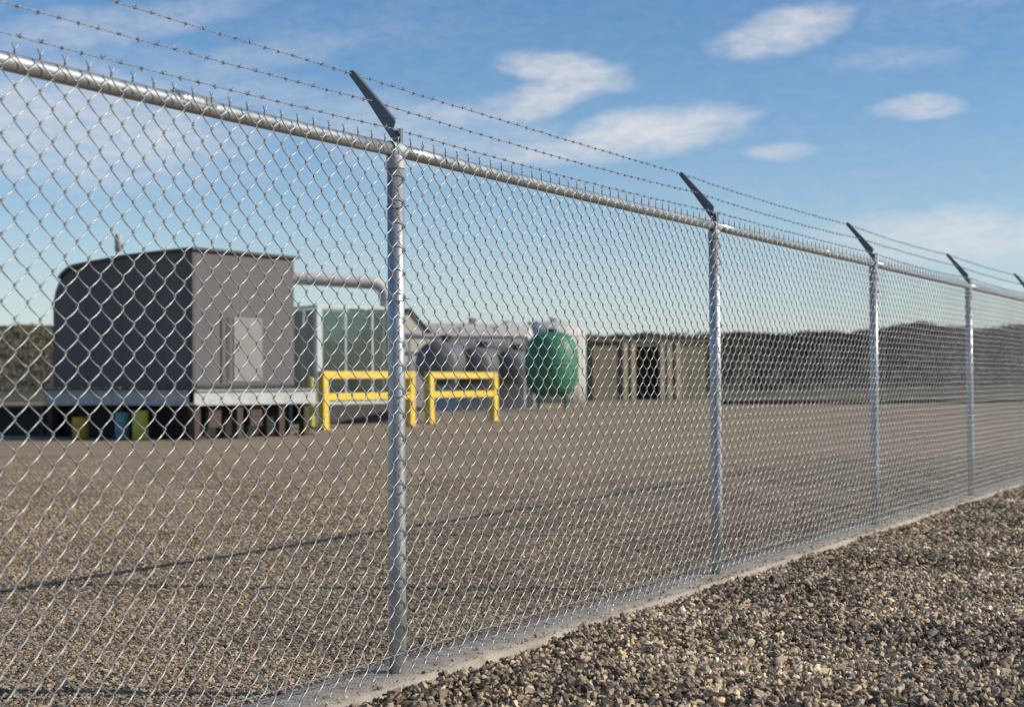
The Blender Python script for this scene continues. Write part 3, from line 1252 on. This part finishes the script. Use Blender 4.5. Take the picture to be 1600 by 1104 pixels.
# ------------------------------------------------------------------ glazed enclosure and large pipe
M['glass'] = glass_mat('dusty_green_glass')
M['frame_pale'] = paint('pale_frame_paint', (0.50, 0.55, 0.53), 0.5, 0, 0.1, 2, 0, 1, (0.28, 0.29, 0.25), 0.4)
M['pipe_white'] = paint('insulated_pipe_jacket', (0.56, 0.53, 0.49), 0.5, 0.0, 0.1, 3, 0.05, 20, (0.35, 0.32, 0.29), 0.4)


def enclosure():
    c = at(497, 41.0)
    A = R(52)
    d = Vector((math.sin(A), math.cos(A), 0))
    rz = math.atan2(d.y, d.x)
    t = thing('glazed_enclosure', 'pale framed glass enclosure between the dark building and the yellow barriers', 'enclosure', (c.x, c.y, YARD), rz)
    Lx, Ly, H = 2.55, 1.5, 3.15
    for (x, y) in ((0, 0), (Lx, 0), (0, Ly), (Lx, Ly)):
        w = 0.17 if (x, y) == (0, 0) else 0.10
        MB().box((x, y, H / 2), (w, w, H), None, 0.012).build('corner_post', M['frame_pale'], t)
    for y in (0, Ly):
        for z in (0.55, H - 0.04):
            MB().bar((0.09, y, z), (Lx - 0.06, y, z), 0.07, 0.08, 0.006).build('frame_rail', M['frame_pale'], t)
        for x in (Lx / 3, 2 * Lx / 3):
            MB().bar((x, y, 0.60), (x, y, H - 0.09), 0.035, 0.05, 0.004).build('mullion', M['frame_pale'], t)
        for k in range(3):
            MB().box((Lx * (k + 0.5) / 3, y, (0.6 + H - 0.09) / 2), (Lx / 3 - 0.07, 0.012, H - 0.72)).build('pane', M['glass'], t)
    for x in (0, Lx):
        for z in (0.55, H - 0.04):
            MB().bar((x, 0.09, z), (x, Ly - 0.06, z), 0.07, 0.08, 0.006).build('frame_rail', M['frame_pale'], t)
        MB().bar((x, Ly / 2, 0.60), (x, Ly / 2, H - 0.09), 0.035, 0.05, 0.004).build('mullion', M['frame_pale'], t)
        for k in range(2):
            MB().box((x, Ly * (k + 0.5) / 2, (0.6 + H - 0.09) / 2), (0.012, Ly / 2 - 0.08, H - 0.72)).build('pane', M['glass'], t)
    for y in (0.0, Ly):
        MB().box((Lx / 2, y, 0.26), (Lx - 0.12, 0.05, 0.5), None, 0.006).build('kick_panel', M['steel_dark'], t)
    # dark machinery seen through the glass
    MB().box((Lx * 0.55, Ly * 0.6, 0.85), (1.5, 0.6, 1.7), None, 0.03).build('pump_housing', M['green_dark'], t)
    MB().tube([(0.35, 0.8, 0), (0.35, 0.8, 2.4)], 0.12, 14).build('riser_pipe', M['steel_dark'], t)


def big_pipe():
    a = at(440, 43.0)
    b = at(604, 43.4)
    t = thing('overhead_pipe', 'large pale overhead pipe bending down beside the glass enclosure', 'pipe', (a.x, a.y, YARD), math.atan2(b.y - a.y, b.x - a.x))
    Lp = (Vector((b.x, b.y)) - Vector((a.x, a.y))).length
    zc, r, br = 4.02, 0.175, 0.40
    path = [(0, 0, 0), (0, 0, 1.6), (0, 0, zc - br)]
    for k in range(1, 9):
        th = k / 8 * math.pi / 2
        path.append((br - br * math.cos(th), 0, zc - br + br * math.sin(th)))
    for f in (0.3, 0.5, 0.7):
        path.append((Lp * f, 0, zc))
    for k in range(0, 9):
        th = k / 8 * math.pi / 2
        path.append((Lp - br + br * math.sin(th), 0, zc - br + br * math.cos(th)))
    path += [(Lp, 0, 1.6), (Lp, 0, 0)]
    path = [(x, y, z - 0.17 * x / Lp * min(1, z / 2)) for x, y, z in path]
    MB().tube(path, r, 20).build('jacket', M['pipe_white'], t)
    for f in (0.25, 0.5, 0.75):
        MB().tube([(Lp * f - 0.02, 0, zc - 0.17 * f), (Lp * f + 0.02, 0, zc - 0.17 * f)], r + 0.008, 20).build('band', M['skid'], t)
    for x in (0, Lp):
        MB().lathe([(0, 0), (r + 0.1, 0), (r + 0.1, 0.05), (r + 0.005, 0.05)], (x, 0, 0), 20).build('flange', M['steel_dark'], t)


M['green_dark'] = paint('dark_green_paint', (0.045, 0.055, 0.055), 0.5, 0, 0.15, 3)
enclosure()
big_pipe()


# ------------------------------------------------------------------ yellow barriers
def barrier(px, dist, length, label, w=0.19):
    p = at(px, dist)
    t = thing('yellow_barrier', label, 'barrier', (p.x, p.y, YARD), BROT, 'yellow steel guard barriers')
    H = 1.36
    for x in (0, length):
        q = MB().box((x, 0, H / 2 - 0.15), (w, w, H + 0.3 - 0.004), None, 0.012).build('post', M['yellow'], t)
        MB().box((x, 0, 0.008), (w + 0.12, w + 0.12, 0.016), None, 0.004).build('base_plate', M['yellow'], q)
        for sx in (-1, 1):
            for sy in (-1, 1):
                MB().tube([(x + sx * 0.125, sy * 0.125, 0.01), (x + sx * 0.125, sy * 0.125, 0.045)], 0.014, 6).build('bolt', M['steel_dark'], q)
    for z in (H - 0.09, 0.76):
        MB().bar((w / 2 - 0.005, 0.0, z), (length - w / 2 + 0.005, 0.0, z), 0.15, 0.17, 0.012).build('rail', M['yellow'], t)
    return t


barrier(505, 35.9, 3.2, 'nearer yellow steel barrier with two rails beside the raised building')
barrier(671, 40.9, 2.9, 'farther yellow steel barrier with two rails before the grey tanks')


def bollard(px, dist):
    p = at(px, dist)
    t = thing('bollard', 'dull yellow bollard standing close behind the nearer barrier', 'bollard', (p.x, p.y, YARD))
    MB().lathe([(0.085, -0.2), (0.085, 1.12), (0.07, 1.19), (0.035, 1.225), (0, 1.235)], sides=18).build('post', M['lime'], t)
    MB().lathe([(0.0, 0.01), (0.15, 0.01), (0.15, 0.03), (0.087, 0.03)], sides=18).build('base_plate', M['steel_dark'], t)


bollard(486, 37.8)

# ------------------------------------------------------------------ tanks
M['green'] = paint('green_tank_paint', (0.025, 0.17, 0.08), 0.55, 0, 0.08, 1.5, 0, 1, (0.04, 0.13, 0.07), 0.3)
M['white_tank'] = paint('white_tank_paint', (0.50, 0.475, 0.43), 0.5, 0, 0.08, 1.2, 0, 1, (0.46, 0.41, 0.34), 0.5, streak=True)
M['grey_tank'] = paint('grey_tank_paint', (0.115, 0.115, 0.12), 0.55, 0.0, 0.15, 1.5, 0, 1, (0.25, 0.24, 0.22), 0.4)
M['cream'] = paint('cream_wall', (0.42, 0.385, 0.31), 0.7, 0, 0.08, 1.5, 0, 1, (0.38, 0.34, 0.27), 0.4)
M['roof_grey'] = paint('grey_roofing', (0.10, 0.095, 0.09), 0.7, 0, 0.2, 3)


def legs(t, r, z, n, mat, w=0.09):
    for k in range(n):
        a = 2 * math.pi * (k + 0.5) / n
        MB().box((r * math.cos(a), r * math.sin(a), z / 2), (w, w, z), None, 0.006).build('leg', mat, t)


def green_tank():
    p = at(862, 60)
    t = thing('green_tank', 'round green pressure tank on legs in front of the white tank', 'tank', (p.x, p.y, YARD))
    r, z0, z1 = 1.05, 0.50, 3.0
    prof = []
    for k in range(0, 25):
        a = -math.pi / 2 + math.pi * k / 24
        c, s = math.cos(a), math.sin(a)
        prof.append((r * abs(c) ** 0.52 if k not in (0, 24) else 0, (z0 + z1) / 2 + (z1 - z0) / 2 * math.copysign(abs(s) ** 0.92, s)))
    MB().lathe(prof, sides=40).build('shell', M['green'], t)
    MB().lathe([(r + 0.002, 1.70), (r + 0.02, 1.71), (r + 0.02, 1.79), (r + 0.002, 1.80)], sides=40).build('band', M['green'], t)
    legs(t, 0.72, 0.9, 4, M['green'])
    MB().lathe([(0, 2.95), (0.13, 2.95), (0.13, 3.10), (0.18, 3.10), (0.18, 3.14), (0, 3.14)], sides=18).build('nozzle', M['green'], t)


def white_tank():
    p = at(865, 82)
    t = thing('white_tank', 'tall white storage tank with domed top behind the green tank', 'tank', (p.x, p.y, YARD))
    r = 1.70
    prof = [(0, 0), (r, 0), (r, 1.2), (r, 2.4), (r, 3.5)]
    for k in range(1, 10):
        a = math.pi / 2 * k / 9
        prof.append((r * math.cos(a) if k < 9 else 0, 3.5 + 0.8 * math.sin(a)))
    MB().lathe(prof, sides=48).build('shell', M['white_tank'], t)
    for z in (1.2, 2.35, 3.47):
        MB().lathe([(r + 0.001, z - 0.03), (r + 0.018, z - 0.025), (r + 0.018, z + 0.025), (r + 0.001, z + 0.03)], sides=48).build('band', M['white_tank'], t)
    mb = MB()
    for sx in (-0.2, 0.2):
        mb.bar((r * 0.71 + sx * 0.7 + 0.1, -r * 0.71 + sx * 0.7 - 0.1, 0.2), (r * 0.71 + sx * 0.7 + 0.1, -r * 0.71 + sx * 0.7 - 0.1, 3.75), 0.04, 0.04)
    mb.build('ladder', M['skid'], t)
    MB().lathe([(0, 4.22), (0.16, 4.22), (0.16, 4.42), (0.24, 4.42), (0.24, 4.47), (0, 4.47)], sides=18).build('vent', M['white_tank'], t)


def lying_tank(name, label, px, dist, zc, r, L_, rz, mat, group=None):
    p = at(px, dist)
    t = thing(name, label, 'tank', (p.x, p.y, YARD), rz, group)
    Q = Matrix.Rotation(math.pi / 2, 3, 'Y')
    prof = [(0, -r * 0.45)]
    for k in range(1, 7):
        a = math.pi / 2 * k / 6
        prof.append((r * math.sin(a), -r * 0.45 * math.cos(a)))
    prof += [(r, L_ * 0.5), (r, L_)]
    for k in range(5, -1, -1):
        a = math.pi / 2 * k / 6
        prof.append((r * math.sin(a) if k else 0, L_ + r * 0.45 * math.cos(a)))
    MB().lathe(prof, (0, 0, zc), 36, Q).build('shell', mat, t)
    for x in (L_ * 0.18, L_ * 0.82):
        MB().box((x, 0, (zc - r * 0.72) / 2), (0.22, r * 1.5, zc - r * 0.72 + 0.02), None, 0.01).build('saddle', M['skid'], t)
        MB().lathe([(r + 0.001, -0.05), (r + 0.014, -0.045), (r + 0.014, 0.045), (r + 0.001, 0.05)], (x, 0, zc), 36, Q).build('band', mat, t)
    MB().lathe([(0, 0), (0.2, 0), (0.2, 0.26), (0.27, 0.26), (0.27, 0.31), (0, 0.31)], (L_ * 0.5, 0, zc + r - 0.04), 18).build('manway', mat, t)


green_tank()
white_tank()
lying_tank('grey_tank', 'grey lying tank behind the left end of the farther barrier', 682, 60.5, 1.85, 0.86, 3.4, R(79), M['grey_tank'], 'grey lying tanks')
lying_tank('grey_tank', 'grey lying tank behind the middle of the farther barrier', 741, 62.0, 1.75, 0.74, 3.4, R(79), M['grey_tank'], 'grey lying tanks')
lying_tank('grey_tank', 'grey lying tank closest to the round green tank', 796, 63.5, 1.70, 0.70, 3.4, R(79), M['grey_tank'], 'grey lying tanks')
lying_tank('pale_tank', 'long pale tank lying crosswise behind the grey tanks', 655, 75, 3.15, 0.78, 5.2, R(6), M['white_tank'])


def pipe_rack():
    p = at(632, 67)
    t = thing('pipe_rack', 'grey steel pipe rack carrying pipes above the grey tanks', 'pipe rack', (p.x, p.y, YARD), R(4))
    Lr = 5.0
    for x in (0.2, 1.7, 3.2, 4.7):
        for y in (0, 0.9):
            MB().box((x, y, 1.5), (0.11, 0.11, 3.0), None, 0.006).build('column', M['skid'], t)
        for z in (2.2, 2.92):
            MB().bar((x, -0.15, z), (x, 1.05, z), 0.09, 0.1, 0.005).build('cross_beam', M['skid'], t)
    for (y, z, r, m) in ((0.05, 3.08, 0.10, 'pipe_white'), (0.35, 3.04, 0.06, 'skid'), (0.7, 3.10, 0.12, 'pipe_white'), (0.15, 2.32, 0.07, 'skid'), (0.6, 2.34, 0.09, 'grey_tank')):
        MB().tube([(-0.3, y, z), (1, y, z), (3, y, z), (Lr + 0.2, y, z), (Lr + 0.35, y, z - 0.05), (Lr + 0.4, y, z - 0.2), (Lr + 0.4, y, 0.2)], r, 14).build('pipe', M[m], t)
    for x in (0.9, 2.4, 3.9):
        v = MB().tube([(x, 0.05, 3.16), (x, 0.05, 3.45)], 0.03, 10).build('valve', M['steel_dark'], t)
        MB().lathe([(0.10, 3.44), (0.14, 3.44), (0.14, 3.47), (0.10, 3.47), (0.10, 3.44)], (x, 0.05, 0), 16).build('hand_wheel', M['rust'], v)


pipe_rack()


def gabled_shed():
    p = at(640, 70)
    t = thing('gabled_shed', 'small cream shed with a dark gabled roof beside the tanks', 'shed', (p.x, p.y, YARD), R(32))
    w, l, h, g = 2.1, 2.6, 3.3, 1.05
    MB().prism([(-w / 2, 0, 0), (w / 2, 0, 0), (w / 2, 0, h), (0, 0, h + g), (-w / 2, 0, h)], (0, l, 0)).build('wall', M['cream'], t)
    for s in (-1, 1):
        a, b = Vector((0, 0, h + g + 0.09)), Vector((s * (w / 2 + 0.22), 0, h - 0.14))
        n_ = Vector((0, 0, 0.07))
        MB().prism([tuple(a + Vector((0, -0.15, 0))), tuple(b + Vector((0, -0.15, 0))), tuple(b - n_ + Vector((0, -0.15, 0))), tuple(a - n_ + Vector((0, -0.15, 0)))], (0, l + 0.3, 0)).build('roof', M['roof_grey'], t)
    dr = MB().box((0.3, -0.02, 1.0), (0.85, 0.05, 2.0), None, 0.01).build('door', M['bld_door'], t)
    MB().box((0.0, -0.06, 1.0), (0.04, 0.05, 0.14), None, 0.01).build('handle', M['bld_trim'], dr)


gabled_shed()

# ------------------------------------------------------------------ timber shed, posts and far dark tube
M['board'] = paint('weathered_board', (0.165, 0.14, 0.092), 0.85, 0, 0.3, 3, 0.3, 12, (0.10, 0.088, 0.06), 0.5, streak=True)
M['pale_timber'] = paint('pale_timber', (0.29, 0.25, 0.175), 0.85, 0, 0.15, 3, 0.2, 20, (0.22, 0.19, 0.13), 0.5)


def timber_shed():
    p = at(926, 90)
    t = thing('timber_shed', 'weathered brown timber shed with one dark open bay and pale posts', 'shed', (p.x, p.y, YARD), R(26))
    H = 3.35
    def px(x): return (x - 926) / F_PX * 90 * 1.12
    bays = [(926, 974), (1052, 1112)]
    for a, b in bays:
        n = int((px(b) - px(a)) / 0.21)
        for k in range(n):
            x = px(a) + (k + 0.5) * (px(b) - px(a)) / n
            hh = H + random.uniform(-0.12, 0.06)
            MB().box((x, random.uniform(-0.015, 0.015), hh / 2), (0.195, 0.03, hh), None, 0.004).build('board', M['board'], t)
    for x in (976, 989, 1037, 1049, 1063):
        MB().box((px(x), -0.1, 1.75), (0.32, 0.2, 3.5), None, 0.02).build('post', M['pale_timber'], t)
    MB().box((px(1013), 0, 3.3), (px(1052) - px(974), 0.12, 0.28), None, 0.01).build('lintel', M['pale_timber'], t)
    mb = MB()
    mb.box((px(1019), 3.0, 1.7), (px(1112) - px(926), 0.08, 3.4))
    mb.build('rear_wall', M['board'], t)
    for x in (px(927), px(1111)):
        MB().box((x, 1.5, 1.65), (0.06, 2.9, 3.3)).build('side_wall', M['board'], t)
    MB().box((px(1019), 1.42, 3.52), (px(1112) - px(926) + 0.5, 3.4, 0.09), Matrix.Rotation(R(2), 3, 'X'), 0.01).build('roof', M['roof_grey'], t)


timber_shed()


def dark_line():  # dark tube on sleepers, standing for a thin dark line across the yard
    p = at(905, 71)
    t = thing('dark_line_tube', 'thin dark tube standing for a dark line along the far edge of the gravel yard', 'dark_line', (p.x, p.y, YARD), R(-2))
    mb = MB()
    mb.tube([(x, 0.05 * math.sin(x * 0.5), 0.10 + 0.01 * math.sin(x)) for x in np.arange(6, 44, 1.0)], 0.11, 14)
    mb.build('pipe', M['steel_dark'], t)
    for x in range(7, 43, 3):
        MB().box((x, 0, 0.02), (0.25, 0.5, 0.08), None, 0.01).build('sleeper', M['pale_timber'], t)


dark_line()

# ------------------------------------------------------------------ trees
M['leaf_dark'] = leaf_mat('dark_foliage', (0.062, 0.058, 0.048), (0.13, 0.122, 0.10))
M['leaf_olive'] = leaf_mat('olive_foliage', (0.12, 0.105, 0.06), (0.22, 0.195, 0.115))
M['bark'] = paint('bark', (0.09, 0.075, 0.06), 0.9, 0, 0.25, 6, 0.4, 20)


def crown_mesh(seed, rx, rz, nleaf, mat, zc):
    rr = np.random.default_rng(seed)
    lobes = []
    for k in range(11):
        a = rr.uniform(0, 2 * np.pi)
        q = rr.uniform(0, 0.75)
        lobes.append((math.cos(a) * rx * q, math.sin(a) * rx * q, zc + rr.uniform(-0.55, 0.75) * rz, rr.uniform(0.35, 0.6) * min(rx, rz)))
    for k in range(6):
        a = k / 6 * 2 * np.pi + rr.uniform(0, 0.6)
        q = rr.uniform(0.35, 0.7)
        lobes.append((math.cos(a) * rx * q, math.sin(a) * rx * q, rr.uniform(0.45, 0.95), rr.uniform(0.55, 0.8)))
    lobes = np.array(lobes)
    wh = rr.integers(0, len(lobes), nleaf)
    d = rr.normal(size=(nleaf, 3))
    d /= np.linalg.norm(d, axis=1)[:, None]
    rad = rr.uniform(0.45, 1.08, nleaf) ** 0.6
    c = lobes[wh, :3] + d * (rad * lobes[wh, 3])[:, None]
    c[:, 2] = np.maximum(c[:, 2], 0.1)
    s = rr.uniform(0.06, 0.16, nleaf)
    u = rr.normal(size=(nleaf, 3)); u /= np.linalg.norm(u, axis=1)[:, None]
    w = np.cross(u, rr.normal(size=(nleaf, 3))); w /= np.linalg.norm(w, axis=1)[:, None]
    quad = np.stack([c - u * s[:, None], c + w * s[:, None] * 0.6, c + u * s[:, None], c - w * s[:, None] * 0.6], 1)
    tint = np.repeat(np.clip(rr.normal(0.5, 0.2, nleaf) + 0.25 * rr.normal(size=len(lobes))[wh], 0, 1), 4)
    f = np.arange(nleaf * 4).reshape(-1, 4)
    me = mesh_np('crown', quad.reshape(-1, 3), f, False, tint)
    me.materials.append(mat)
    return me


def trunk_mesh(seed, h):
    rr = np.random.default_rng(seed)
    mb = MB()
    mb.tube([(0, 0, -0.1), (0.03, 0.02, h * 0.3), (rr.normal(0, 0.08), rr.normal(0, 0.08), h * 0.6), (rr.normal(0, 0.15), rr.normal(0, 0.15), h * 0.9)], [0.13, 0.11, 0.08, 0.03], 8)
    for k in range(5):
        a = rr.uniform(0, 2 * np.pi)
        z = h * rr.uniform(0.25, 0.6)
        e = rr.uniform(0.6, 1.2)
        mb.tube([(0, 0, z), (math.cos(a) * e * 0.5, math.sin(a) * e * 0.5, z + 0.35 * e), (math.cos(a) * e, math.sin(a) * e, z + 0.9 * e)], [0.055, 0.04, 0.015], 6)
    bmesh.ops.recalc_face_normals(mb.bm, faces=mb.bm.faces)
    me = bpy.data.meshes.new('trunk')
    mb.bm.to_mesh(me)
    mb.bm.free()
    me.materials.append(M['bark'])
    return me


CR = {'dark': [crown_mesh(70 + k, 1.7, 1.75, 4600, M['leaf_dark'], 1.95) for k in range(2)]}
TR = [trunk_mesh(90 + k, 3.4) for k in range(2)]


def tree(px, dist, h, wide, key, name, label, group):
    p = at(px, dist)
    t = thing(name, label, 'tree', (p.x, p.y, YARD), random.uniform(0, 6.28), group)
    k = h / 3.9
    t.scale = (k * wide, k * wide, k)
    link_mesh('crown', random.choice(CR[key]), None, t)
    link_mesh('trunk', random.choice(TR), None, t)


def bank_height(px):
    """Crest of the long scrub covered bank, by bearing."""
    h = np.interp(px, [-900, -200, 60, 300, 620, 900, 1120, 1330, 1400, 1440, 1490, 1540, 1590, 1660, 2500],
                  [4.4, 4.8, 4.9, 4.0, 3.6, 4.05, 4.1, 4.15, 4.55, 4.72, 4.5, 4.25, 4.5, 4.4, 4.2])
    return h + 0.06 * np.sin(px * 0.045) + 0.04 * np.sin(px * 0.13 + 2)


BANK_D = 98.0


def bank_point(px, f):
    """f 0 at the foot, 1 at the crest."""
    d = BANK_D + 7.0 * f
    h = bank_height(px) * np.sin(np.clip(f, 0, 1) * np.pi / 2) ** 0.8
    return np.stack([(px - 800) / F_PX * d, d, YARD - 0.02 + h], -1)


def earth_bank():
    px = np.linspace(-900, 2500, 420)
    fs = [-0.02, 0.05, 0.15, 0.3, 0.5, 0.75, 1.0]
    rows = [bank_point(px, np.full_like(px, f)) + rng.normal(0, 0.05, (len(px), 3)) * (0.2 < f < 0.9) for f in fs]
    back = bank_point(px, np.full_like(px, 1.0))
    back[:, 1] += 14
    back[:, 2] = YARD - 0.1
    rows.append(back)
    V = np.concatenate(rows)
    n = len(px)
    f = []
    for a in range(len(rows) - 1):
        i = np.arange(n - 1)
        f.append(np.stack([a * n + i, a * n + i + 1, (a + 1) * n + i + 1, (a + 1) * n + i], -1))
    o = link_mesh('earth_bank', mesh_np('earth_bank', V, np.concatenate(f), True), M['bank'])
    tag(o, kind='structure')


def bank_scrub():
    rr = np.random.default_rng(61)
    n = 60000
    px = rr.uniform(-250, 1850, n)
    f = rr.uniform(0.02, 1.02, n) ** 0.8
    c = bank_point(px, f)
    clump = 0.5 + 0.5 * np.sin(px * 0.11 + 4 * f) * np.sin(px * 0.037 + 1.7)
    c[:, 2] += np.abs(rr.normal(0, 0.10, n)) + 0.10 * clump * rr.random(n)
    sz = rr.uniform(0.06, 0.17, n)
    u = rr.normal(size=(n, 3)); u[:, 2] = np.abs(u[:, 2]) + 0.6; u /= np.linalg.norm(u, axis=1)[:, None]
    w = np.cross(u, rr.normal(size=(n, 3))); w /= np.linalg.norm(w, axis=1)[:, None]
    quad = np.stack([c - u * sz[:, None], c + w * sz[:, None] * 0.5, c + u * sz[:, None], c - w * sz[:, None] * 0.5], 1)
    olive = np.clip(1 - (px - 1080) / 120, 0, 1)                 # olive scrub gives way to darker heather on the far right
    t = np.clip(0.12 + 0.55 * olive + rr.normal(0, 0.10, n) + 0.12 * (clump - 0.5), 0, 1)
    o = link_mesh('scrub', mesh_np('scrub', quad.reshape(-1, 3), np.arange(n * 4).reshape(-1, 4), False, np.repeat(t, 4)), M['leaf_scrub'])
    tag(o, 'low dry scrub covering the long bank beyond the yard', 'scrub', kind='stuff')


M['leaf_scrub'] = leaf_mat('scrub_foliage', (0.075, 0.068, 0.056), (0.215, 0.185, 0.11))
M['bank'] = paint('bank_earth', (0.12, 0.105, 0.075), 0.95, 0, 0.25, 0.4, 0.4, 3)
earth_bank()
bank_scrub()
tree(804, 118, 6.0, 0.8, 'dark', 'dark_tree', 'single taller dark tree rising left of the white tank', None)
